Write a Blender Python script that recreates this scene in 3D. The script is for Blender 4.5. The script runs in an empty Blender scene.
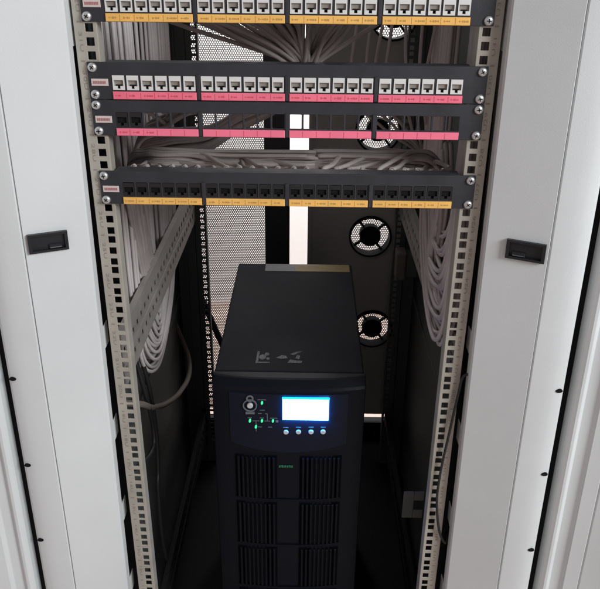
import bpy, math, random
from mathutils import Vector, Matrix
R = random.Random(7)
S = bpy.context.scene
COL = S.collection

# ------------------------------------------------------------------ camera
def cam_setup():
    yaw, pitch, roll, f = -0.0107, -0.4494, 0.0104, 742.29
    fw = Vector((math.sin(yaw)*math.cos(pitch), math.cos(yaw)*math.cos(pitch), math.sin(pitch)))
    r = fw.cross(Vector((0, 0, 1))).normalized()
    u = r.cross(fw)
    r2 = r*math.cos(roll) + u*math.sin(roll)
    u2 = -r*math.sin(roll) + u*math.cos(roll)
    cd = bpy.data.cameras.new('camera')
    c = bpy.data.objects.new('camera', cd)
    COL.objects.link(c)
    m = Matrix((r2, u2, -fw)).transposed().to_4x4()
    m.translation = Vector((0.0279, -0.9157, 0.0921))
    c.matrix_world = m
    cd.sensor_width = 36
    cd.lens = 36*f/600
    cd.clip_start = 0.01
    cd.clip_end = 100
    S.camera = c
cam_setup()

# ------------------------------------------------------------------ light
W = bpy.data.worlds.new('World')
S.world = W
W.use_nodes = True
W.node_tree.nodes['Background'].inputs[0].default_value = (1.0, 0.89, 0.88, 1)
W.node_tree.nodes['Background'].inputs[1].default_value = 0.29

def area(name, loc, target, size, power, col):
    d = bpy.data.lights.new(name, 'AREA')
    d.shape = 'RECTANGLE'; d.size, d.size_y = size
    d.energy = power; d.color = col
    o = bpy.data.objects.new(name, d)
    COL.objects.link(o)
    o.location = loc
    o.rotation_euler = (Vector(target)-Vector(loc)).to_track_quat('-Z', 'Y').to_euler()
    return o
area('front_lamp', (2.3, -2.0, 1.1), (-0.1, 0, -0.25), (1.4, 1.0), 93, (0.93, 0.985, 1.0))
area('rear_lamp', (0.0, 1.55, 0.95), (0.0, 1.95, -0.7), (1.2, 0.4), 70, (1.0, 0.97, 0.97))
S.view_settings.view_transform = 'Standard'
S.view_settings.look = 'None'
S.view_settings.gamma = 1
S.view_settings.exposure = 0.02

# ------------------------------------------------------------------ materials
def mat(name, col, rough=0.5, metal=0.0, bump=0.0, bscale=300, var=0.0, vscale=8, spec=0.5, emit=None, estr=0, coat=0):
    m = bpy.data.materials.new(name)
    m.use_nodes = True
    nt = m.node_tree
    b = nt.nodes['Principled BSDF']
    b.inputs['Base Color'].default_value = (*col, 1)
    b.inputs['Roughness'].default_value = rough
    b.inputs['Metallic'].default_value = metal
    b.inputs['Specular IOR Level'].default_value = spec
    if coat: b.inputs['Coat Weight'].default_value = coat
    if emit:
        b.inputs['Emission Color'].default_value = (*emit, 1)
        b.inputs['Emission Strength'].default_value = estr
    tc = nt.nodes.new('ShaderNodeTexCoord')
    if var:
        n = nt.nodes.new('ShaderNodeTexNoise'); n.inputs['Scale'].default_value = vscale
        n.inputs['Detail'].default_value = 6
        nt.links.new(tc.outputs['Object'], n.inputs['Vector'])
        mr = nt.nodes.new('ShaderNodeMapRange')
        mr.inputs[1].default_value = 0.3; mr.inputs[2].default_value = 0.7
        mr.inputs[3].default_value = 1-var; mr.inputs[4].default_value = 1+var
        nt.links.new(n.outputs['Fac'], mr.inputs[0])
        mx = nt.nodes.new('ShaderNodeVectorMath'); mx.operation = 'SCALE'
        mx.inputs[0].default_value = col
        nt.links.new(mr.outputs[0], mx.inputs['Scale'])
        nt.links.new(mx.outputs[0], b.inputs['Base Color'])
        mr2 = nt.nodes.new('ShaderNodeMapRange')
        mr2.inputs[1].default_value = 0.3; mr2.inputs[2].default_value = 0.7
        mr2.inputs[3].default_value = max(0, rough-0.08); mr2.inputs[4].default_value = min(1, rough+0.08)
        nt.links.new(n.outputs['Fac'], mr2.inputs[0]); nt.links.new(mr2.outputs[0], b.inputs['Roughness'])
    if bump:
        n2 = nt.nodes.new('ShaderNodeTexNoise'); n2.inputs['Scale'].default_value = bscale
        n2.inputs['Detail'].default_value = 4
        nt.links.new(tc.outputs['Object'], n2.inputs['Vector'])
        bp = nt.nodes.new('ShaderNodeBump'); bp.inputs['Strength'].default_value = bump
        bp.inputs['Distance'].default_value = 0.001
        nt.links.new(n2.outputs['Fac'], bp.inputs['Height']); nt.links.new(bp.outputs[0], b.inputs['Normal'])
    return m

M = dict(
    white=mat('painted white steel', (0.69, 0.71, 0.72), 0.45, 0, 0.14, 800, 0.05, 5),
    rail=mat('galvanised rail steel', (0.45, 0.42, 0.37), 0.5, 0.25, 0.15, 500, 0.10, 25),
    railmark=mat('rail print ink', (0.28, 0.24, 0.215), 0.6),
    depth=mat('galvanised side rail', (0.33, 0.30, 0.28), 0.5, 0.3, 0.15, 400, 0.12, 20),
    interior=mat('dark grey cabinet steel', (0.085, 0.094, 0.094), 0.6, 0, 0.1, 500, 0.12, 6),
    leaf=mat('grey rear leaf steel', (0.55, 0.54, 0.51), 0.6, 0, 0.1, 500, 0.08, 6),
    rearmesh=mat('perforated door steel', (0.06, 0.06, 0.062), 0.5, 0, 0, 1, 0.1, 10),
    panel=mat('black panel powder coat', (0.028, 0.029, 0.036), 0.5, 0, 0.25, 1200, 0.12, 30),
    zinc=mat('zinc plated screw', (0.72, 0.73, 0.74), 0.33, 0.85, 0.1, 400, 0.08, 200),
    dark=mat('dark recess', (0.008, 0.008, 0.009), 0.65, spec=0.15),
    jack=mat('white jack plastic', (0.74, 0.73, 0.72), 0.35, 0, 0, 1, 0.03, 60),
    jackin=mat('grey jack shutter', (0.27, 0.235, 0.21), 0.5, 0, 0, 1, 0.15, 120),
    jackblk=mat('black jack plastic', (0.014, 0.014, 0.016), 0.4),
    yellow=mat('yellow paper label', (0.93, 0.52, 0.135), 0.6, 0, 0.1, 500, 0.06, 40),
    yink=mat('brown label print', (0.52, 0.30, 0.09), 0.7),
    pink=mat('pink paper label', (0.94, 0.185, 0.275), 0.6, 0, 0.1, 500, 0.06, 40),
    pink2=mat('brighter pink paper label', (0.97, 0.20, 0.31), 0.6, 0, 0.1, 500, 0.05, 40),
    pink_ink=mat('dark pink label print', (0.62, 0.095, 0.135), 0.7),
    tag=mat('pale badge sticker', (0.66, 0.56, 0.54), 0.55, 0, 0, 1, 0.05, 100),
    tagink=mat('red badge print', (0.42, 0.16, 0.17), 0.6),
    cable=mat('grey brown cable jacket', (0.47, 0.41, 0.395), 0.5, 0, 0, 1, 0.10, 15),
    cable2=mat('light grey cable jacket', (0.60, 0.54, 0.535), 0.5, 0, 0, 1, 0.10, 15),
    blackcable=mat('black rubber cable', (0.015, 0.015, 0.017), 0.5),
    tie=mat('beige nylon tie', (0.50, 0.44, 0.41), 0.4),
    ups=mat('black textured steel', (0.0068, 0.0076, 0.0125), 0.6, 0, 0.3, 1500, 0.18, 5, spec=0.12),
    bezel=mat('black bezel plastic', (0.005, 0.0058, 0.0100), 0.42, 0, 0.1, 1200, 0.1, 20, spec=0.13),
    glossy=mat('control panel with painted glow tint', (0.0052, 0.0075, 0.017), 0.5, 0, 0, 1, 0.05, 20, spec=0.2),  # blue of the screen glow is put into the panel colour
    lcd=mat('lit display', (0.8, 0.9, 1), 0.3, emit=(0.80, 0.95, 1.0), estr=4.0),
    lcdedge=mat('added display glow edge', (0.05, 0.2, 0.8), 0.3, emit=(0.0, 0.26, 1.0), estr=150.0),  # added emitter, spills blue onto the panel in place of camera bloom
    lcdside=mat('added display glow side', (0.05, 0.2, 0.8), 0.3, emit=(0.0, 0.28, 1.0), estr=17.0),  # weaker added emitter for the same blue halo
    lcdrim=mat('display cyan rim', (0.05, 0.4, 0.8), 0.3, emit=(0.03, 0.55, 1.0), estr=2.0),
    led=mat('green lamp', (0.05, 0.6, 0.25), 0.3, emit=(0.03, 0.85, 0.30), estr=1.3),
    button=mat('grey button', (0.55, 0.55, 0.55), 0.4),
    vent=mat('vent shadow gap', (0.0025, 0.0028, 0.004), 0.7, spec=0.05),
    line=mat('panel print', (0.12, 0.13, 0.15), 0.6),
    green=mat('green emblem', (0.01, 0.15, 0.07), 0.5),
    sticker=mat('worn silver sticker', (0.085, 0.085, 0.09), 0.6, 0, 0, 1, 0.85, 420),
    stripgold=mat('olive gold strip', (0.24, 0.155, 0.03), 0.5, 0, 0, 1, 0.2, 40),
    stripgrey=mat('grey strip', (0.12, 0.125, 0.14), 0.5, 0, 0, 1, 0.15, 40),
    latch=mat('black latch plastic', (0.012, 0.013, 0.016), 0.4),
    wall=mat('white painted wall', (0.82, 0.81, 0.80), 0.8, 0, 0.2, 60, 0.02, 2),
    floor=mat('pinkish beige floor', (0.50, 0.40, 0.35), 0.5, 0, 0.1, 100, 0.12, 3),
    box=mat('taupe plastic box', (0.16, 0.135, 0.12), 0.55, 0, 0, 1, 0.1, 20),
)

# ------------------------------------------------------------------ mesh helpers
class MB:
    def __init__(s): s.v = []; s.f = []; s.m = []; s.sm = []
    def add(s, vs, fs, m=0, smooth=False):
        o = len(s.v)
        s.v += [tuple(v) for v in vs]
        for f in fs:
            s.f.append([i+o for i in f]); s.m.append(m); s.sm.append(smooth)
    def box(s, x0, x1, y0, y1, z0, z1, m=0):
        vs = [(x, y, z) for z in (z0, z1) for y in (y0, y1) for x in (x0, x1)]
        s.add(vs, [(0, 2, 3, 1), (4, 5, 7, 6), (0, 1, 5, 4), (2, 6, 7, 3), (0, 4, 6, 2), (1, 3, 7, 5)], m)
    def cbox(s, x0, x1, y0, y1, z0, z1, c, m=0):
        """box whose front (-Y) edges are chamfered by c"""
        vs = [(x0+c, y0, z0+c), (x1-c, y0, z0+c), (x1-c, y0, z1-c), (x0+c, y0, z1-c),
              (x0, y0+c, z0), (x1, y0+c, z0), (x1, y0+c, z1), (x0, y0+c, z1),
              (x0, y1, z0), (x1, y1, z0), (x1, y1, z1), (x0, y1, z1)]
        fs = [(0, 1, 2, 3), (8, 11, 10, 9)]
        for i in range(4):
            j = (i+1) % 4
            fs += [(4+i, 4+j, j, i), (8+i, 8+j, 4+j, 4+i)]
        s.add(vs, fs, m)
    def loft(s, rings, m=0, closed=True, caps=True, smooth=False):
        n = len(rings[0]); vs = [p for r in rings for p in r]; fs = []
        for k in range(len(rings)-1):
            for i in range(n if closed else n-1):
                j = (i+1) % n
                fs.append((k*n+i, k*n+j, (k+1)*n+j, (k+1)*n+i))
        if caps:
            fs.append(tuple(range(n))[::-1]); fs.append(tuple(range((len(rings)-1)*n, len(rings)*n)))
        s.add(vs, fs, m, smooth)
    def grid(s, xs, zs, y0, y1, hole, m=0):
        """plate in XZ with rectangular holes: hole(i, j) True -> open"""
        nx, nz = len(xs)-1, len(zs)-1
        solid = lambda i, j: 0 <= i < nx and 0 <= j < nz and not hole(i, j)
        vid = {}; vs = []; fs = []
        def V(i, j, b):
            k = (i, j, b)
            if k not in vid: vid[k] = len(vs); vs.append((xs[i], y1 if b else y0, zs[j]))
            return vid[k]
        for i in range(nx):
            for j in range(nz):
                if not solid(i, j): continue
                a, b, c, d = (i, j), (i+1, j), (i+1, j+1), (i, j+1)
                fs.append((V(*a, 0), V(*b, 0), V(*c, 0), V(*d, 0)))
                fs.append((V(*d, 1), V(*c, 1), V(*b, 1), V(*a, 1)))
                for (p, q, nb) in ((a, b, (i, j-1)), (b, c, (i+1, j)), (c, d, (i, j+1)), (d, a, (i-1, j))):
                    if not solid(*nb): fs.append((V(*q, 0), V(*p, 0), V(*p, 1), V(*q, 1)))
        s.add(vs, fs, m)
    def tube(s, pts, r, n=7, m=0, caps=True):
        pts = [Vector(p) for p in pts]; rings = []
        t0 = (pts[1]-pts[0]).normalized()
        up = Vector((0, 0, 1)) if abs(t0.z) < 0.9 else Vector((1, 0, 0))
        a = t0.cross(up).normalized()
        for i, p in enumerate(pts):
            t = (pts[min(i+1, len(pts)-1)]-pts[max(i-1, 0)])
            if t.length < 1e-9: t = t0
            t.normalize()
            a = (a - t*a.dot(t)).normalized(); b = t.cross(a)
            rings.append([p+a*r*math.cos(2*math.pi*k/n)+b*r*math.sin(2*math.pi*k/n) for k in range(n)])
        s.loft(rings, m, True, caps, True)
    def disc(s, c, r, y0, y1, n=24, m=0, bev=0.0):
        """cylinder along Y, front at y0"""
        rr = [(r-bev, y0), (r, y0+bev), (r, y1)] if bev else [(r, y0), (r, y1)]
        s.loft([[(c[0]+q*math.cos(-2*math.pi*k/n), y, c[1]+q*math.sin(-2*math.pi*k/n)) for k in range(n)] for q, y in rr], m)
    def ring(s, c, ri, ro, y0, y1, n=40, m=0):
        P = [(ri, y0), (ro, y0), (ro, y1), (ri, y1)]
        vs = [(c[0]+q*math.cos(2*math.pi*k/n), y, c[1]+q*math.sin(2*math.pi*k/n)) for k in range(n) for q, y in P]
        fs = []
        for k in range(n):
            k2 = (k+1) % n
            for i in range(4):
                j = (i+1) % 4
                fs.append((k*4+i, k*4+j, k2*4+j, k2*4+i))
        s.add(vs, fs, m)
    def hexmesh(s, x0, x1, z0, z1, y0, y1, pitch, rh, m=0, keep=None):
        ro = pitch/math.sqrt(3); row = pitch*math.sqrt(3)/2; j = 0; z = z0
        while z <= z1:
            x = x0 + (pitch/2 if j % 2 else 0)
            while x <= x1:
                if keep is None or keep(x, z):
                    vs = []
                    for (q, y) in ((ro, y0), (rh, y0), (rh, y1)):
                        for k in range(6):
                            a = math.radians(60*k+30)
                            vs.append((x+q*math.cos(a), y, z+q*math.sin(a)))
                    fs = []
                    for k in range(6):
                        l = (k+1) % 6
                        fs += [(k, l, 6+l, 6+k), (6+k, 6+l, 12+l, 12+k)]
                    s.add(vs, fs, m)
                x += pitch
            z += row; j += 1
    def dome(s, c, r, h, y, n=20, m=0):
        """pan head facing -Y on the plane y"""
        rings = []
        for q, d in ((1.0, 0), (1.0, 0.30), (0.90, 0.62), (0.68, 0.86), (0.38, 0.97), (0.05, 1.0)):
            rings.append([(c[0]+q*r*math.cos(-2*math.pi*k/n), y-d*h, c[1]+q*r*math.sin(-2*math.pi*k/n)) for k in range(n)])
        s.loft([list(x) for x in rings], m, True, True, True)
    def xform(s, fn, start=0):
        for i in range(start, len(s.v)): s.v[i] = tuple(fn(Vector(s.v[i])))
    def mesh(s, name, mats, org=(0, 0, 0)):
        me = bpy.data.meshes.new(name)
        me.from_pydata([(v[0]-org[0], v[1]-org[1], v[2]-org[2]) for v in s.v], [], s.f)
        for m in (mats if isinstance(mats, (list, tuple)) else [mats]): me.materials.append(m)
        me.polygons.foreach_set('material_index', s.m)
        me.polygons.foreach_set('use_smooth', s.sm)
        me.update()
        return me

def root_org(o):
    while o.parent: o = o.parent
    return o['_org']
ORG = {}
def build(mb, name, mats, parent=None, label=None):
    """link one mesh object; geometry is given in world coordinates"""
    org = (0, 0, 0)
    if parent is not None:
        p = parent
        while p.parent: p = p.parent
        org = tuple(p.location)
    o = bpy.data.objects.new(name, mb.mesh(name, mats, org))
    COL.objects.link(o)
    if parent is not None: o.parent = parent
    if label: o['label'] = label
    return o
def bevel(o, w=0.0008, seg=2):
    b = o.modifiers.new('bevel', 'BEVEL'); b.width = w; b.segments = seg; b.limit_method = 'ANGLE'; b.angle_limit = math.radians(40)
    return o
def soften(o, deg=20):
    me = o.data
    for m in o.modifiers: m.harden_normals = True
    me.polygons.foreach_set('use_smooth', [True]*len(me.polygons))
    me.set_sharp_from_angle(angle=math.radians(deg))
    return o
def thing(name, label, cat, loc, group=None):
    o = bpy.data.objects.new(name, None); COL.objects.link(o)
    o.empty_display_size = 0.05
    o.location = loc; o['label'] = label; o['category'] = cat
    if group: o['group'] = group
    bpy.context.view_layer.update()
    return o
def tag(o, label, cat, group=None):
    o['label'] = label; o['category'] = cat
    if group: o['group'] = group
    return o
def text_geo(txt, size):
    """flat outline of a text in the XY plane, centred"""
    c = bpy.data.curves.new('t', 'FONT'); c.body = txt; c.size = size
    c.align_x = 'CENTER'; c.align_y = 'CENTER'; c.resolution_u = 2
    o = bpy.data.objects.new('t', c)
    me = o.to_mesh()
    vs = [tuple(v.co) for v in me.vertices]; fs = [tuple(p.vertices) for p in me.polygons]
    o.to_mesh_clear(); bpy.data.objects.remove(o); bpy.data.curves.remove(c)
    return vs, fs
def catmull(P, n=10):
    P = [Vector(p) for p in P]; out = []
    Q = [P[0]*2-P[1]] + P + [P[-1]*2-P[-2]]
    for i in range(1, len(Q)-2):
        a, b, c, d = Q[i-1:i+3]
        for k in range(n):
            t = k/n
            out.append(0.5*((2*b)+(c-a)*t+(2*a-5*b+4*c-d)*t*t+(3*b-a-3*c+d)*t**3))
    out.append(P[-1]); return out

U = 0.04445
TOP, BOT = 0.50, -1.27
FLOOR = -1.40

# ------------------------------------------------------------------ room
b = MB(); b.box(-2.5, 2.5, -2.6, 2.09, FLOOR-0.05, FLOOR)
build(b, 'floor', M['floor'])['kind'] = 'structure'
b = MB(); b.box(-2.5, 2.5, 2.09, 2.16, FLOOR-0.05, 1.3)
build(b, 'back_wall', M['wall'])['kind'] = 'structure'

# ------------------------------------------------------------------ cabinet
CAB = thing('server_cabinet', 'open white network cabinet with grey mounting rails and dark interior', 'cabinet', (0, 0, FLOOR))
SPLAY = 0.0115
def post(sgn):
    prof = [(0.2535, 0.000), (0.2525, -0.020), (0.2545, -0.0235), (0.3250, -0.0555), (0.3262, -0.0520), (0.3274, -0.0560),
            (0.3450, -0.0592), (0.3560, -0.0600), (0.3640, -0.0596), (0.3700, -0.0578), (0.3740, -0.0545), (0.3760, -0.0490), (0.3760, 0.02), (0.374, 0.02),
            (0.372, -0.049), (0.327, -0.048), (0.2555, -0.018), (0.2555, 0.000)]
    b = MB()
    def ring(z):
        r = [(sgn*(x+SPLAY*max(-z, -0.1)), y, z) for x, y in prof]
        return r if sgn > 0 else r[::-1]
    b.loft([ring(FLOOR+0.005), ring(0.02), ring(TOP)])
    # deeper return lips with the notches between them
    def lip(z0, z1, d, x0=0.2535, th=0.0014):
        x = lambda z: x0 + SPLAY*max(-z, -0.1)
        vs = []
        for z in (z0, z1):
            for y in (0.0003, d):
                for dx in (0, th): vs.append((sgn*(x(z)+dx), y, z))
        b.add(vs, [(0, 2, 3, 1), (4, 5, 7, 6), (0, 1, 5, 4), (2, 6, 7, 3), (0, 4, 6, 2), (1, 3, 7, 5)])
    lip(-0.028, TOP-0.01, 0.035)
    zs = [(-0.44, -0.405), (-0.60, -0.565), (-0.76, -0.725), (-0.92, -0.885), (-1.10, -1.065)]
    for z0, z1 in zs: lip(z0, z1, 0.022)
    p = soften(bevel(build(b, 'front_post', M['white'], CAB), 0.0007, 2))
    # latch strike plate on the flared face
    c = Vector((0.2985 if sgn < 0 else 0.3000, -0.0440, -0.259 if sgn < 0 else -0.262))
    d = Vector((0.0705, -0.032, 0)).normalized(); nrm = Vector((-d.y, d.x, 0))*-1
    nrm = Vector((d.y, -d.x, 0))
    b = MB()
    W2, H2, T = 0.0242, 0.0125, 0.0012
    xs = [-W2, -W2+0.004, W2-0.010, W2-0.004, W2] if sgn < 0 else [-W2, -W2+0.006, -W2+0.018, W2-0.006, W2]
    b.grid([-W2, -W2+0.004, -0.003, W2-0.004, W2], [-H2, -H2+0.003, H2-0.003, H2], -T, 0.004,
           lambda i, j: j == 1 and i in (1, 2))
    b.box(-W2+0.0035, W2-0.0035, 0.0034, 0.0042, -H2+0.0025, H2-0.0025)
    b.cbox(-0.017, 0.000, 0.0005, 0.0036, -H2+0.0032, -H2+0.009, 0.001)
    b.box(-0.0155, -0.0015, 0.0004, 0.0012, -H2+0.0042, -H2+0.0054, 1)
    def fn(v):
        q = c + d*v.x*1 + Vector((0, 0, 1))*v.z + nrm*(-v.y)*1
        return Vector((sgn*(q.x + SPLAY*max(-q.z, -0.1)), q.y, q.z))
    # +v.y goes into the post (towards +Y)
    def fn(v):
        into = Vector((-d.y, d.x, 0))
        q = c + d*v.x + Vector((0, 0, 1))*v.z + into*(v.y-0.0038)
        return Vector((sgn*(q.x+SPLAY*max(-q.z, -0.1)), q.y, q.z))
    b.xform(fn)
    if sgn < 0: b.f = [f[::-1] for f in b.f]
    build(b, 'latch_plate', [M['latch'], M['line']], p)
    for z in ((-0.10, -0.285, -0.455, -0.602, -0.745) if sgn < 0 else (-0.10, -0.29, -0.46, -0.602, -0.747)):
        if z > -0.4: continue
        b = MB(); b.disc((0, 0), 0.0035, -0.0003, 0.002, 16)
        x = sgn*(0.3665+SPLAY*-z)
        b.xform(lambda v: Vector((x+v.x*1.35, -0.0606+v.y, z+v.z*0.8)))
        build(b, 'bolt_hole', M['dark'], p)
    return p
post(-1); post(1)

for sgn in (-1, 1):
    # rubber seal in the gap and the opened door leaf outside it
    def ringd(prof, z):
        r = [(sgn*(x+SPLAY*max(-z, -0.1)), y, z) for x, y in prof]
        return r if sgn > 0 else r[::-1]
    b = MB(); pr = [(0.3772, -0.015), (0.3772, -0.038), (0.3865, -0.040), (0.3865, -0.015)]
    b.loft([ringd(pr, FLOOR+0.01), ringd(pr, TOP)])
    build(b, 'door_seal', M['dark'], CAB)
    b = MB(); pr = [(0.3875, 0.01), (0.3875, -0.058), (0.3890, -0.062), (0.3935, -0.0655), (0.3975, -0.0660), (0.4010, -0.0635), (0.4035, -0.0605), (0.4170, -0.0640),
                    (0.4215, -0.0705), (0.4240, -0.0712), (0.4400, -0.0765), (0.4412, -0.0745), (0.4424, -0.0775), (0.475, -0.090), (0.56, -0.135), (0.56, -0.115), (0.43, -0.05), (0.41, 0.01)]
    b.loft([ringd(pr, FLOOR+0.03), ringd(pr, 0.0), ringd(pr, TOP)])
    soften(bevel(build(b, 'front_door', M['white'], CAB), 0.001, 2))

def mount_rail(sgn, y, mtl, marks, name, inner=0.2235, outer=0.2505, ret=0.022, hx=0.2326):
    b = MB()
    hw = 0.00475
    xs = sorted([sgn*v for v in (inner, hx-hw, hx+hw, outer)])
    zs = [BOT]; holes = set(); n0 = int((BOT)/U)+1
    ks = sorted([-(k*U) - o for k in range(-9, 27) for o in (0.00635, 0.022225, 0.0381)])
    for z in ks:
        if z-hw < BOT+0.02 or z+hw > TOP-0.03: continue
        zs += [z-hw, z+hw]; holes.add(len(zs)-2)
    zs.append(TOP-0.02)
    b.grid(xs, zs, y, y+0.002, lambda i, j: i == 1 and j in holes)
    x = sgn*inner
    b.box(min(x, x+sgn*0.0018), max(x, x+sgn*0.0018), y+0.0022, y+ret, BOT, TOP-0.02)
    x = sgn*outer
    b.box(min(x, x-sgn*0.0018), max(x, x-sgn*0.0018), y+0.0022, y+ret*1.6, BOT, TOP-0.02)
    r = build(b, name, mtl, CAB)
    bv = r.modifiers.new('bevel', 'BEVEL'); bv.width = 0.0004; bv.segments = 1; bv.limit_method = 'ANGLE'
    if marks:
        b = MB(); X = sgn*0.2437
        for k in range(-9, 27):
            z = -k*U
            b.box(X-0.0023, X+0.0023, y-0.0004, y+0.0008, z-0.0009, z+0.0009)
            vs, fs = text_geo('%dU' % (31-k) if sgn < 0 else 'U%d' % (31-k), 0.0105)
            sp = []
            for (px, py, pz) in vs: sp.append((X - sgn*py*0.55, y-0.0003, z-U/2+sgn*px*1.35))
            b.add(sp, fs)
        build(b, 'unit_marks', M['railmark'], r)
    return r
mount_rail(-1, 0.0, M['rail'], True, 'mounting_rail')
mount_rail(1, 0.0, M['rail'], True, 'mounting_rail')
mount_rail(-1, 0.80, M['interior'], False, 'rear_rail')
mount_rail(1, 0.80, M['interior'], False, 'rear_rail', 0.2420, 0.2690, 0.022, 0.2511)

def depth_rail(sgn, z0, z1, y0, y1, mtl='depth'):
    """galvanised horizontal side rail with two rows of slots"""
    b = MB(); xs = [y0]; hol = set(); y = y0+0.012
    while y+0.014 < y1-0.01:
        xs += [y, y+0.014]; hol.add(len(xs)-2); y += 0.030
    xs.append(y1); h = z1-z0
    zs = [z0, z0+h*0.20, z0+h*0.33, z0+h*0.60, z0+h*0.73, z1]
    b.grid(xs, zs, 0, 0.0018, lambda i, j: i in hol and j in (1, 3))
    b.box(y0, y1, -0.0002, 0.010, z1+0.0002, z1+0.002)
    b.box(y0, y1, -0.0002, 0.014, z0-0.002, z0-0.0002)
    b.box(y0, y1, -0.0025, -0.0002, z0+h*0.46, z0+h*0.50)
    X = 0.247
    b.xform(lambda v: Vector((sgn*(X+v.y), v.x, v.z)))
    if sgn > 0: b.f = [f[::-1] for f in b.f]
    return build(b, 'depth_rail', M[mtl], CAB)
depth_rail(-1, -0.532, -0.445, 0.04, 0.795)
depth_rail(1, -0.505, -0.435, 0.04, 0.795)
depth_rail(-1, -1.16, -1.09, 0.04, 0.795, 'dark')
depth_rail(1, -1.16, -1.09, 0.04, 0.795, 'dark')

for sgn in (-1, 1):
    b = MB(); x0, x1 = sorted((sgn*0.302, sgn*0.305)); b.box(x0, x1, 0.022, 0.96, BOT-0.029, TOP)
    for z in (-0.25, -0.75):
        xa, xb = sorted((sgn*0.2985, sgn*0.3018)); b.box(xa, xb, 0.06, 0.9, z-0.012, z+0.012)
    build(b, 'side_panel', M['interior'], CAB)
    bf = MB(); xa, xb = sorted((sgn*0.2485, sgn*0.3018)); bf.box(xa, xb, 0.0385, 0.0405, BOT, TOP)
    build(bf, 'gap_shade', M['dark'], CAB)  # added dark sheet, stands for the shade between post and rail
    # rear corner upright
    b = MB()
    xa, xb = sorted((sgn*(0.2525 if sgn < 0 else 0.2710), sgn*0.298)); b.box(xa, xb, 0.80, 0.845, BOT, TOP-0.003)
    xa, xb = sorted((sgn*0.2740, sgn*0.2788)); b.box(xa, xb, 0.7935, 0.7998, BOT, TOP-0.003)
    build(b, 'rear_post', M['interior'], CAB)
b = MB(); b.box(-0.306, 0.306, 0.03, 0.98, TOP+0.001, TOP+0.02); build(b, 'roof', M['interior'], CAB)
b = MB(); b.box(-0.301, 0.301, 0.01, 0.935, BOT-0.03, BOT-0.001)
b.box(-0.37, 0.37, -0.045, -0.005, FLOOR, BOT-0.001); b.box(-0.301, 0.301, 0.936, 0.965, FLOOR, -1.226)
b.box(-0.301, -0.27, 0.02, 0.93, FLOOR, BOT-0.031); b.box(0.27, 0.301, 0.02, 0.93, FLOOR, BOT-0.031)
build(b, 'base_frame', M['dark'], CAB)

# rear perforated leaf
b = MB(); YD = 0.950
b.hexmesh(-0.268, -0.088, -1.19, 0.46, YD, YD+0.0012, 0.0057, 0.00222)
b.box(-0.0875, -0.0220, YD-0.004, YD+0.02, -1.205, TOP-0.01)
b.box(-0.301, -0.2705, YD-0.004, YD+0.02, -1.205, TOP-0.01)
build(b, 'rear_mesh_door', M['rearmesh'], CAB)

# rear fan leaf: solid sheet with round openings
fans = [(0.2230, -0.074), (0.2000, -0.345), (0.1945, -0.630), (0.2140, -0.910)]
b = MB(); RO = 0.0535; X0, X1 = 0.0265, 0.3005
zcuts = [TOP-0.01]
for (fx, fz) in fans: zcuts += [fz+0.06, fz-0.06]
zcuts.append(-1.204)
for i in range(0, len(zcuts), 2): b.box(X0, X1, YD, YD+0.002, zcuts[i+1], zcuts[i])
for (fx, fz) in fans:
    b.box(X0, fx-0.06, YD, YD+0.002, fz-0.06, fz+0.06); b.box(fx+0.06, X1, YD, YD+0.002, fz-0.06, fz+0.06)
    n = 48; inn, out = [], []
    for k in range(n):
        a = 2*math.pi*k/n; c, s = math.cos(a), math.sin(a); q = 0.06/max(abs(c), abs(s))
        inn.append((fx+RO*c, YD, fz+RO*s)); out.append((fx+q*c, YD, fz+q*s))
    b.add(out+inn+[(x, y+0.002, z) for x, y, z in inn],
          [f for k in range(n) for f in ((k, (k+1) % n, n+(k+1) % n, n+k), (n+k, n+(k+1) % n, 2*n+(k+1) % n, 2*n+k))])
b.box(X0, X0+0.010, YD-0.006, YD-0.0004, -1.204, TOP-0.01)
FP = build(b, 'rear_fan_door', M['leaf'], CAB)
for (fx, fz) in fans:
    b = MB(); b.ring((fx, fz), RO-0.0015, RO+0.0035, YD-0.012, YD+0.026, 40)
    for k in range(4):
        a = math.radians(38+90*k)
        n0 = len(b.v); b.box(0.026, RO, -0.004, 0.004, -0.0028, 0.0028)
        b.xform(lambda v: Vector((fx+v.x*math.cos(a)-v.z*math.sin(a), YD+0.012+v.y, fz+v.x*math.sin(a)+v.z*math.cos(a))), n0)
    f = build(b, 'fan', M['dark'], FP)
    b = MB(); b.disc((fx, fz), 0.0285, YD-0.006, YD+0.02, 32, 0, 0.003)
    build(b, 'hub', M['dark'], FP)
    b = MB(); b.hexmesh(fx-RO, fx+RO, fz-RO, fz+RO, YD+0.027, YD+0.0283, 0.0062, 0.0025, 0,
                        lambda x, z: (x-fx)**2+(z-fz)**2 < (RO)**2)
    build(b, 'grille', M['rearmesh'], FP)

# ------------------------------------------------------------------ patch panels
GC = [-0.1600, -0.0533, 0.0533, 0.1605]
PW = 0.0171
def jack_mesh(mats, name):
    b = MB()
    w, h = 0.0071, 0.0086
    xs = [-w, -w+0.0014, -0.0019, 0.0019, w-0.0014, w]
    zs = [-h, -h+0.0014, -h+0.0046, 0.0030, h]
    b.grid(xs, zs, -0.0014, 0.008, lambda i, j: (j == 2 and 1 <= i <= 3) or (j == 1 and i == 2), 0)
    b.box(-w+0.0013, w-0.0013, 0.0012, 0.0022, -h+0.0045, 0.0031, 1)
    b.box(-0.0022, 0.0022, 0.0030, 0.0040, -h+0.0013, -h+0.0046, 2)
    b.box(-0.0036, 0.0036, 0.0004, 0.0011, -h+0.0047, -h+0.0062, 2)
    return b.mesh(name, mats)
J_white = jack_mesh([M['jack'], M['jackin'], M['dark']], 'port')
J_black = jack_mesh([M['jackblk'], M['dark'], M['dark']], 'port')

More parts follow.
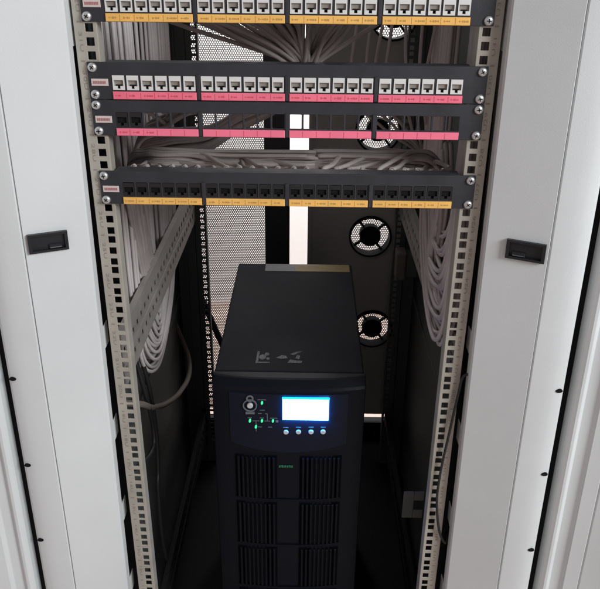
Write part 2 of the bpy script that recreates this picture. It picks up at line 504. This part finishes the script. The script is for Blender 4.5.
def patch_panel(k, label, strip_m, ink_m, ports, printed):
    zt = -k*U - 0.0004; zb = zt - U + 0.0008
    t = thing('patch_panel', label, 'patch panel', (0, 0, zb), 'patch panels across the cabinet')
    pz = zt - 0.0237; hw = 0.00725; hh = 0.0088
    xs = [-0.2392]
    for g in GC:
        for i in range(6):
            x = g + (i-2.5)*PW - (0.0003 if g < 0 else 0)
            xs += [x-hw, x+hw]
    xs.append(0.2392)
    b = MB()
    b.grid(xs, [zb, pz-hh, pz+hh, zt], -0.0032, -0.0004, lambda i, j: j == 1 and i % 2 == 1)
    b.box(-0.219, 0.219, -0.0003, 0.020, zt-0.002, zt-0.0004)
    b.box(-0.219, 0.219, -0.0003, 0.020, zb+0.0004, zb+0.002)
    for x in [(GC[i]+GC[i+1])/2 for i in range(3)]:
        b.box(x-0.0022, x+0.0022, -0.0050, -0.0033, zb+0.001, zt-0.013)
    plate = build(b, 'plate', M['panel'], t)
    bv = plate.modifiers.new('bevel', 'BEVEL'); bv.width = 0.0005; bv.segments = 1; bv.limit_method = 'ANGLE'
    # punch-down board behind
    if ports != 'open':
        b = MB(); b.box(-0.216, 0.216, 0.0205, 0.0225, zb+0.004, zt-0.004)
        build(b, 'circuit_board', M['dark'], t)
    n = 0
    for g in GC:
        for i in range(6):
            x = g + (i-2.5)*PW - (0.0003 if g < 0 else 0)
            me = J_white if ports == 'white' else J_black
            if ports == 'open' and n > 1: n += 1; continue
            o = bpy.data.objects.new('port', me); COL.objects.link(o); o.parent = t
            o.location = (x+R.uniform(-1, 1)*0.0002, -0.0030 if ports == 'white' else -0.0018, pz-zb+R.uniform(-1, 1)*0.0002)
            n += 1
    for gi, g in enumerate(GC):
        b = MB(); z0, z1 = zb+0.0006, zb+0.0096
        b.cbox(g-0.0506, g+0.0506, -0.0058, -0.0034, z0, z1, 0.0006, 0)
        for i in range(6):
            x = g+(i-2.5)*0.01685
            if i: b.box(x-0.0086, x-0.0082, -0.0061, -0.0055, z0+0.001, z1-0.001, 1)
            if printed == 'all' or (printed == 'some' and gi == 0 and i < 3):
                q = x-0.0048+R.uniform(-0.001, 0.001)
                for c in range(R.randint(4, 6)):
                    w = R.uniform(0.0009, 0.0015); hgt = R.uniform(0.0014, 0.0024)
                    if c == 1: hgt = 0.0006
                    b.box(q, q+w, -0.0061, -0.0055, (z0+z1)/2-hgt/2, (z0+z1)/2+hgt/2, 1)
                    q += w+R.uniform(0.0005, 0.0009)
        build(b, 'label_strip', [strip_m, ink_m], t)
    b = MB(); xl, zl = -0.2255, zt-0.0235
    b.cbox(xl-0.0102, xl+0.0102, -0.0042, -0.0033, zl-0.0042, zl+0.0042, 0.0003, 0)
    q = xl-0.008
    while q < xl+0.0075:
        w = R.uniform(0.0011, 0.0019)
        b.box(q, q+w, -0.0045, -0.0040, zl-0.0016, zl+0.0016, 1); q += w+0.0006
    build(b, 'badge', [M['tag'], M['tagink']], t)
    for sx in (-1, 1):
        for zz in (zt-0.0060, zb+0.0060):
            b = MB(); c = (sx*0.2326+R.uniform(-1, 1)*0.0004, zz)
            b.dome(c, 0.0056, 0.0042, -0.0033, 20, 0)
            a = R.uniform(0, 1.5)
            for q in (a, a+math.pi/2):
                n0 = len(b.v); b.box(-0.0026, 0.0026, -0.0079, -0.0066, -0.0005, 0.0005, 1)
                b.xform(lambda v: Vector((c[0]+v.x*math.cos(q)-v.z*math.sin(q), v.y, c[1]+v.x*math.sin(q)+v.z*math.cos(q))), n0)
            build(b, 'screw', [M['zinc'], M['dark']], t)
    return t
patch_panel(-1, 'black patch panel with white ports and yellow label strips, topmost of the panels', M['yellow'], M['yink'], 'white', 'all')
patch_panel(1, 'black patch panel with white ports above pink label strips', M['pink'], M['pink_ink'], 'white', 'all')
patch_panel(2, 'black patch panel with empty see-through openings above pink label strips', M['pink2'], M['pink_ink'], 'open', 'some')
patch_panel(4, 'black patch panel with black ports above yellow label strips, lowest of the panels', M['yellow'], M['yink'], 'black', 'all')

# ------------------------------------------------------------------ cables
def cable(pts, label, group, m='cable', r=0.0030, name='network_cable', n=8, sides=7):
    P = [Vector(p) for p in pts]
    org = Vector(P[-1])
    b = MB(); b.tube(catmull(P, n), r, sides)
    me = b.mesh(name, M[m], org)
    o = bpy.data.objects.new(name, me); COL.objects.link(o); o.location = org
    return tag(o, label, 'cable', group)
J = lambda s: R.uniform(-s, s)

# left: hanging loops between the side rail and the side panel
for i in range(45):
    lay = i % 3; u = (i//3)/14.0
    x = -0.263 - 0.0085*lay - J(0.002)
    ya = 0.195+0.185*u+J(.003); yb = 0.675-0.185*u; zb = -0.676+0.120*u+J(0.005)
    ym = 0.365+0.02*u
    yb2 = 0.575-0.145*u
    cable([(x+J(.002), ya+J(.003), TOP-0.02), (x+J(.002), ya+J(.003), -0.05), (x, ya-0.005+J(.003), -0.35), (x, ya+0.0+J(.003), -0.50), (x-.002, ya+(ym-ya)*0.30, zb+0.055),
           (x, ym+J(.004), zb), (x-.002, yb2-(yb2-ym)*0.20, zb+0.060), (x, yb2+0.02, -0.50+J(.01)), (x, yb-0.03, -0.36), (x+J(.002), yb+J(.003), -0.10), (x+J(.002), yb+J(.004), TOP-0.02)],
          'grey network cable in the looped bundle hanging inside the left side', 'cables looped on the left side', 'cable2', 0.0034)
# right: hanging loops inside the side rail, swinging forward behind the front rail
for i in range(42):
    lay = i % 3; u = min(1, max(0, (i//3)/13.0+J(.05)))
    x = 0.229 + 0.0065*lay + J(0.002)
    ya = 0.030+0.030*u+J(.004); yb = 0.330-0.13*u+J(.01); zb = -0.462+0.15*u+J(0.014)
    cable([(x, ya+J(.002), TOP-0.02), (x, ya+J(.002), -0.10), (x, ya+J(.002), zb+0.16), (x, ya+0.012, zb+0.055), (x+J(.004), ya+0.055+J(.012), zb), (x-.002+J(.004), ya+0.13+J(.012), zb-0.004+J(.006)),
           (x-.002, yb-0.07+0.02*u, zb+0.045+0.01*u), (x-.003, yb-0.018, zb+0.115), (x-0.003, yb+J(.003), -0.20), (x-0.003, yb+J(.003), TOP-0.02)],
          'grey network cable in the looped bundle hanging inside the right side', 'cables looped on the right side', 'cable2', 0.0034)
# behind the top panel: fanning down to a gather point, then off to the left
def blob(r):
    a = R.uniform(0, 6.283); q = r*math.sqrt(R.random()); return q*math.cos(a), q*math.sin(a)
pxs = [g+(i-2.5)*PW for g in GC for i in range(6)]
for i, x in list(enumerate(pxs))*2+[(12, 0.012*k-0.05) for k in range(10)]:
    if x > 0.12 and R.random() < .6: continue
    x += J(.005)
    oy, oz = blob(0.019)
    gx = 0.020+0.0012*(i-12)+J(.006); zt = 0.0235; f = R.uniform(.55, 1.2)
    P = [(x, 0.024, zt+J(.003)), (x*0.97+gx*0.03, 0.050+J(.008), zt-0.005+J(.004)), (x*0.58*f+gx*(1-.58*f), 0.098+oy*.7, -0.016+oz*.5), (gx, 0.135+oy, -0.068+oz*.5),
         (gx-0.030, 0.140+oy, -0.110+oz*.7), (-0.070+oz*.3, 0.135+oy, -0.142+oz), (-0.120+oz*.3, 0.150+oy, -0.174+oz*1.1), (-0.182, 0.180+oy, -0.190+oz*1.2), (-0.242+oz*.3, 0.235+oy, -0.225+oz),
         (-0.262+J(.004), 0.29+oy, -0.33), (-0.262+J(.004), 0.33+oy, -0.43), (-0.263+J(.003), 0.34+oy, -0.515)]
    cable(P, 'grey brown cable fanning down behind the topmost patch panel', 'cables behind the topmost panel', 'cable', 0.0030)
# behind the second panel: run left, dropping into view behind the empty openings
for i, x in enumerate(pxs):
    oy, oz = blob(0.013)
    P = [(x, 0.024, -0.068), (x-0.012, 0.050, -0.074+oz*.3), (x-0.035, 0.076+oy, -0.092+oz*.6)]
    if x > -0.02: P += [(x*0.45-0.02, 0.080+oy, -0.094+oz*.6)]
    if x > -0.08: P += [(-0.118+oz*.3, 0.100+oy, -0.112+oz)]
    P += [(-0.172+oz*.3, 0.140+oy, -0.142+oz), (-0.225+oz*.3, 0.195+oy, -0.180+oz), (-0.254+J(.003), 0.25+oy, -0.26), (-0.258+J(.003), 0.28+oy, -0.40), (-0.260+J(.003), 0.30+oy, -0.510)]
    cable(P, 'grey brown cable running left behind the panel of white ports over pink strips', 'cables behind the second panel', 'cable', 0.0030)
# behind the lowest panel: a lying bundle, left half to the left, right half to the right
lanesL = [(0.082+0.0066*(k % 7), -0.194-0.0066*(k//7)) for k in range(14)]
for i, x in list(enumerate(pxs))+[(99, -0.06+0.11*k/39) for k in range(40)]:
    oy, oz = blob(0.017); y = 0.108+oy*1.4; z = -0.1905+oz*.75
    st = [(x, 0.024, -0.2015), (x, 0.034, -0.193), (x-(0.003 if x < .03 else -.003), 0.046, -0.1865+J(.001)), (x-(0.016 if x < .03 else -.014), 0.066, -0.190+oz*.3)]
    if i == 99: st = [(0.033+J(.01), y, z)]
    if x < 0.03:
        P = st + [(q+J(.004), y, z+J(.0012)) for q in (0.02, -0.03, -0.08, -0.13, -0.175) if q < x-0.035]
        P += [(-0.205, y+0.02, z-0.006), (-0.242+oz*.3, 0.165+oy, -0.225+oz), (-0.258+oz*.2, 0.23+oy, -0.33), (-0.259+oz*.2, 0.27+oy, -0.43), (-0.259+oz*.2, 0.28+oy, -0.510)]
    else:
        P = st + [(q+J(.004), y, z+J(.0012)) for q in (0.08, 0.13, 0.17) if q > x+0.035]
        P += [(0.200+oz*.2, y+0.006, -0.200+oz), (0.226+oz*.3, y+0.028, -0.245+oz*.6), (0.233+oz*.2, 0.165+oy, -0.34), (0.233+oz*.2, 0.20+oy, -0.48)]
    cable(P, 'grey brown cable bundled flat behind the lowest patch panel', 'cables behind the lowest panel', 'cable', 0.0031 if i != 99 else 0.0027)
    if i % 4 != 2 and i != 99:
        q = R.uniform(.0014, .0034); b = MB(); b.ring((0, 0), 0.0032, 0.0037, -q, q, 14)
        a = J(.6)
        b.xform(lambda v: Vector((v.x*math.cos(a)-v.z*math.sin(a), v.y, v.x*math.sin(a)+v.z*math.cos(a))))
        o = build(b, 'cable_tie', M['tie']); o.location = (x-(0.003 if x < .03 else -.003), 0.046, -0.1865)
        tag(o, 'pale nylon tie on a cable behind the lowest patch panel', 'cable tie', 'ties on the cables behind the lowest panel')

# strands seen on the right through the empty openings
for i in range(7):
    x = 0.10+0.018*i+J(.004)
    cable([(x+0.02, 0.30+J(.03), TOP-0.03), (x+0.01+J(.01), 0.30+J(.03), 0.05), (x+J(.01), 0.28+J(.03), -0.12), (x*0.6+0.10+J(.008), 0.34, -0.20), (0.245+J(.004), 0.46, -0.29), (0.266, 0.50+J(.03), -0.42)],
          'thin loose cable dropping through the right rear of the cabinet', 'loose cables at the right rear', 'cable', 0.0026)

# black power cables
cable([(-0.280, 0.10, -0.60), (-0.262, 0.18, -0.657), (-0.262, 0.25, -0.711), (-0.262, 0.36, -0.779), (-0.262, 0.52, -0.855), (-0.264, 0.66, -0.895), (-0.275, 0.72, -0.87), (-0.306, 0.75, -0.80)],
      'grey cable sagging low along the left side of the cabinet', None, 'box', 0.006, 'power_cable')
cable([(-0.275, 0.20, -0.55), (-0.262, 0.219, -0.674), (-0.262, 0.245, -0.757), (-0.262, 0.222, -0.79), (-0.268, 0.12, -0.75), (-0.275, 0.06, -0.70)],
      'black cable hooked back behind the left front rail', None, 'blackcable', 0.0045, 'power_cable')
cable([(-0.270, 0.23, -0.58), (-0.262, 0.247, -0.671), (-0.262, 0.266, -0.775), (-0.262, 0.252, -0.86), (-0.262, 0.237, -0.90), (-0.262, 0.24, -1.05), (-0.25, 0.26, BOT+0.004)],
      'long black cable dropping to the cabinet base at left', None, 'blackcable', 0.0042, 'power_cable')
cable([(0.272, 0.02, -0.452), (0.2657, -0.008, -0.4641), (0.2525, -0.009, -0.4715), (0.2485, -0.008, -0.5033), (0.2428, -0.008, -0.5651), (0.2363, -0.008, -0.6396), (0.2354, -0.008, -0.6983), (0.2441, -0.008, -0.7595), (0.2570, -0.004, -0.790), (0.266, 0.03, -0.80)],
      'thin black cable looping over the right front rail', None, 'blackcable', 0.0020, 'power_cable')
cable([(-0.285, 0.84, -0.60), (-0.2700, 0.865, -0.735), (-0.2549, 0.88, -0.795), (-0.2377, 0.88, -0.844), (-0.2200, 0.875, -0.890), (-0.196, 0.86, -0.95), (-0.16, 0.80, -1.08), (-0.13, 0.70, -1.20), (-0.10, 0.65, BOT+0.010)],
      'thick black cable slanting down across the mesh behind the UPS', None, 'blackcable', 0.0085, 'power_cable')
for dx, dy, q, lab in ((0.0, 0.010, 0.0030, 'brown cable beside the right white post, nearest the rail'), (0.005, 0.020, 0.0032, 'brown cable behind the right white post, between its two neighbours'), (0.0025, 0.031, 0.0034, 'brown cable beside the right white post, deepest of three')):
    cable([(0.2585+dx*.6, dy, TOP-0.03), (0.2575+dx*.6, dy, 0.0), (0.2595+dx, dy+J(.002), -0.088), (0.2620+dx, dy, -0.217), (0.2655+dx*0.6, dy+J(.003), -0.333), (0.267+dx*0.6, dy, -0.43), (0.270+dx, dy+0.01, -0.60), (0.272+dx, dy+0.01, -0.95), (0.274+dx, dy+0.01, BOT+0.004)],
          lab, 'cables beside the right post', 'box', q, 'power_cable')

# ------------------------------------------------------------------ small boxes on the rails
t = thing('junction_box', 'small taupe box fixed beside the right rear rail', 'box', (0.257, 0.70, -0.645))
b = MB(); b.cbox(0.2372, 0.2600, 0.690, 0.735, -0.6430, -0.5740, 0.003)
bevel(build(b, 'housing', M['box'], t), 0.002)
b = MB(); b.cbox(0.2602, 0.2900, 0.702, 0.735, -0.640, -0.580, 0.002)
bevel(build(b, 'bracket', M['interior'], t), 0.001)
t = thing('cable_bracket', 'small grey notched bracket low beside the right front rail', 'bracket', (0.219, 0.1, -0.834))
b = MB()
b.box(0.2014, 0.2200, 0.10, 0.103, -0.834, -0.776); b.box(0.2202, 0.2373, 0.10, 0.103, -0.795, -0.776); b.box(0.2202, 0.2373, 0.10, 0.103, -0.834, -0.817)
bevel(build(b, 'clip', M['interior'], t), 0.001)

# ------------------------------------------------------------------ UPS
UP = thing('power_supply_unit', 'black tower UPS with glowing white screen standing in the cabinet', 'UPS', (0, 0.35, BOT))
b = MB(); b.box(-0.1245, 0.1245, 0.1405, 0.592, BOT+0.03, -0.5600)
body = bevel(build(b, 'casing', M['ups'], UP), 0.003, 3)
b = MB()
for x in (-0.1, 0.1):
    for y in (0.17, 0.55): b.disc((0, 0), 0.025, -0.012, 0.012, 20); 
b.v = []; b.f = []; b.m = []; b.sm = []
for x in (-0.095, 0.095):
    for y in (0.17, 0.55):
        o = MB(); o.disc((0, 0), 0.0145, -0.010, 0.010, 20)
        o.xform(lambda v: Vector((x+v.y, y+v.x, BOT+0.0150+v.z)))
        build(o, 'caster', M['dark'], UP)
# bezel: profile swept across the width, front bowed slightly
def bez_y(x, y): return y + 0.012*(abs(x)/0.126)**3.2
prof = [(0.1400, -0.5606), (0.1230, -0.5612), (0.1190, -0.5622), (0.1085, -0.5725), (0.1060, -0.5770), (0.1045, -0.5850), (0.1045, -0.6900), (0.1050, -0.6980),
        (0.1050, -1.2300), (0.110, -1.2400), (0.1400, -1.2400)]
b = MB(); rings = []
NX = 28
for k in range(NX+1):
    x = -0.1265+0.253*k/NX
    rings.append([(x, bez_y(x, y) if y < 0.139 else y, z) for y, z in prof])
b.loft(rings, 0, True, True, False)
bz = bevel(build(b, 'bezel', M['bezel'], UP), 0.0015, 2)
# glossy control panel with curved lower edge
b = MB(); n = 24; topv, botv, topb, botb = [], [], [], []
YP = 0.1030
for k in range(n+1):
    x = -0.098+0.196*k/n; s = (x/0.098)**2
    zt = -0.5815; zb = -0.6975+0.017*s
    y = bez_y(x, YP)
    topv.append((x, y, zt)); botv.append((x, y, zb)); topb.append((x, y+0.002, zt+0.001)); botb.append((x, y+0.002, zb-0.0018))
vs = topb+topv+botv+botb; m = n+1
b.add(vs, [(r*m+k, (r+1)*m+k, (r+1)*m+k+1, r*m+k+1) for r in range(3) for k in range(n)])
cp = build(b, 'control_panel', M['glossy'], UP)
# display
x0, x1, z0, z1 = -0.0091, 0.0656, -0.6269, -0.5869
b = MB()
yf = YP-0.0045
b.add([(x0, yf, z0), (x1, yf, z0), (x1, yf, z1), (x0, yf, z1)], [(0, 1, 2, 3)], 0)
e = 0.0011
o_, i_ = [(x0-e, yf+0.0004, z0-e), (x1+e, yf+0.0004, z0-e), (x1+e, yf+0.0004, z1+e), (x0-e, yf+0.0004, z1+e)], [(x0, yf, z0), (x1, yf, z0), (x1, yf, z1), (x0, yf, z1)]
bk = [(x, YP+0.0002, z) for x, y, z in o_]
for k in range(4):
    l = (k+1) % 4
    b.add([o_[k], o_[l], i_[l], i_[k]], [(0, 1, 2, 3)], 2)
    b.add([bk[k], bk[l], o_[l], o_[k]], [(0, 1, 2, 3)], 1 if k == 0 else 3)  # added glowing faces round the screen, they make its blue halo
build(b, 'screen', [M['lcd'], M['lcdedge'], M['lcdrim'], M['lcdside']], UP)
for (x, z) in ((-0.0041, -0.6550), (0.0168, -0.6542), (0.0378, -0.6537), (0.0579, -0.6533)):
    b = MB(); b.disc((x, z), 0.0043, YP-0.0022, YP+0.001, 20, 0, 0.0008); build(b, 'button', M['button'], UP)
    b = MB(); b.box(x-0.0042, x+0.0042, YP-0.0005, YP+0.0004, z+0.0085, z+0.0098); build(b, 'button_caption', M['line'], UP)
b = MB(); px, pz = -0.0634, -0.6030
b.ring((px, pz), 0.0098, 0.0118, YP-0.0012, YP+0.0008, 28, 0)
b.box(px-0.0075, px+0.0075, YP-0.0016, YP+0.0006, pz-0.0165, pz-0.0125, 0)
b.ring((px, pz+0.0135), 0.0035, 0.0062, YP-0.0010, YP+0.0008, 20, 0)
pb = build(b, 'power_switch', M['line'], UP)
b = MB(); b.disc((px, pz), 0.0050, YP-0.0026, YP+0.001, 24, 0, 0.001); build(b, 'switch_button', M['button'], pb)
for (x, z) in ((-0.0436, -0.5975), (-0.0641, -0.6335), (-0.0441, -0.6331), (-0.0258, -0.6327), (-0.0543, -0.6454)):
    b = MB(); b.disc((0, 0), 0.0021, -0.0012, 0.001, 14, 0, 0.0004)
    b.xform(lambda v: Vector((x+v.x*0.85+v.z*0.15, YP+v.y, z+v.z*1.55)))
    build(b, 'indicator_lamp', M['led'], UP)
b = MB()
def seg(xa, za, xb, zb, w=0.0006):
    b.box(min(xa, xb)-w, max(xa, xb)+w, YP-0.0005, YP+0.0004, min(za, zb)-w, max(za, zb)+w)
seg(-0.0590, -0.6335, -0.0490, -0.6335); seg(-0.0395, -0.6335, -0.0310, -0.6335); seg(-0.0350, -0.6325, -0.0350, -0.6200); seg(-0.0380, -0.6190, -0.0350, -0.6190)
seg(-0.0500, -0.6185, -0.0450, -0.6185); seg(-0.0540, -0.6410, -0.0540, -0.6350); seg(-0.0540, -0.6540, -0.0540, -0.6500); seg(-0.0205, -0.6350, -0.0175, -0.6320)
for (x, z, w) in ((-0.0436, -0.5915, 0.007), (-0.0436, -0.6120, 0.004), (-0.0475, -0.6455, 0.0036), (-0.0305, -0.6455, 0.0034), (-0.0641, -0.6275, 0.0035), (-0.0441, -0.6275, 0.0035), (-0.0245, -0.6275, 0.006)):
    q = x-w
    while q < x+w:
        b.box(q, q+0.0012, YP-0.0005, YP+0.0004, z-0.0009, z+0.0009); q += 0.0018
build(b, 'power_diagram', M['line'], UP)
# louvred vents in rows
rows = [(-0.7975, -0.7060), (-0.9030, -0.8080), (-1.0080, -0.9130), (-1.1130, -1.0180), (-1.2150, -1.1230)]
for (zb, zt) in rows:
    for (xa, xb) in ((-0.0895, -0.0215), (0.0215, 0.0895)):
        b = MB()
        b.box(xa-0.002, xb+0.002, 0.1046, 0.1052, zb, zt, 1)
        nb = 9
        for k in range(nb):
            x = xa+(xb-xa)*(k+0.5)/nb
            n0 = len(b.v); b.cbox(x-0.0022, x+0.0022, 0.1000, 0.1050, zb+0.002, zt-0.002, 0.0012, 0)
        b.xform(lambda v: Vector((v.x, bez_y(v.x, v.y)-0.0006, v.z)))
        build(b, 'vent_grille', [M['bezel'], M['vent']], UP)
# curved trim under each row
for (zb, zt) in rows[:4]:
    b = MB(); P = []
    for k in range(21):
        x = -0.092+0.184*k/20
        P.append((x, bez_y(x, 0.1030), zb-0.0030-0.0045*(1-(x/0.092)**2)+0.004))
    b.tube(P, 0.0014, 6); build(b, 'trim_bead', M['bezel'], UP)
b = MB(); q = -0.0161
for w in (0.0032, 0.0036, 0.0036, 0.0030, 0.0028, 0.0026):
    b.box(q, q+w, 0.1036, 0.1046, -0.7296, -0.7254); q += w+0.0010
b.xform(lambda v: Vector((v.x, v.y-0.0004, v.z+0.0006*math.sin(v.x*900))))
build(b, 'maker_emblem', M['green'], UP)
# worn sticker pictograms on the lid
b = MB(); zt = -0.5597
def patch(P): b.add([(x, y, zt) for x, y in P] + [(x, y, zt+0.0003) for x, y in P],
                    [tuple(range(len(P), 2*len(P)))] + [(i, (i+1) % len(P), len(P)+(i+1) % len(P), len(P)+i) for i in range(len(P))])
patch([(-0.058, 0.166), (-0.054, 0.166), (-0.053, 0.205), (-0.057, 0.205)]); patch([(-0.0535, 0.166), (-0.034, 0.167), (-0.034, 0.170), (-0.0535, 0.170)])
for (x, y, r) in ((-0.047, 0.186, 0.0062), (-0.040, 0.196, 0.0040), (-0.0375, 0.181, 0.0030)):
    patch([(x+r*math.cos(a*0.785), y+1.4*r*math.sin(a*0.785)) for a in range(8)])
patch([(-0.024, 0.184), (-0.014, 0.181), (-0.004, 0.183), (-0.007, 0.191), (-0.014, 0.193)])
patch([(-0.004, 0.168), (0.020, 0.168), (0.021, 0.175), (0.008, 0.176), (0.001, 0.179)])
patch([(0.000, 0.197), (0.007, 0.194), (0.012, 0.200), (0.021, 0.207), (0.012, 0.206), (0.006, 0.202)])
patch([(0.009, 0.183), (0.016, 0.181), (0.0175, 0.193), (0.0125, 0.195)])
build(b, 'warning_sticker', M['sticker'], UP)
b = MB(); b.box(-0.064, 0.000, 0.5500, 0.5880, -0.5600, -0.5593, 0); b.box(0.0003, 0.1190, 0.5500, 0.5880, -0.5600, -0.5592, 1)  # two-tone strip at the rear of the lid, grey then olive gold
build(b, 'lid_strip', [M['stripgrey'], M['stripgold']], UP)
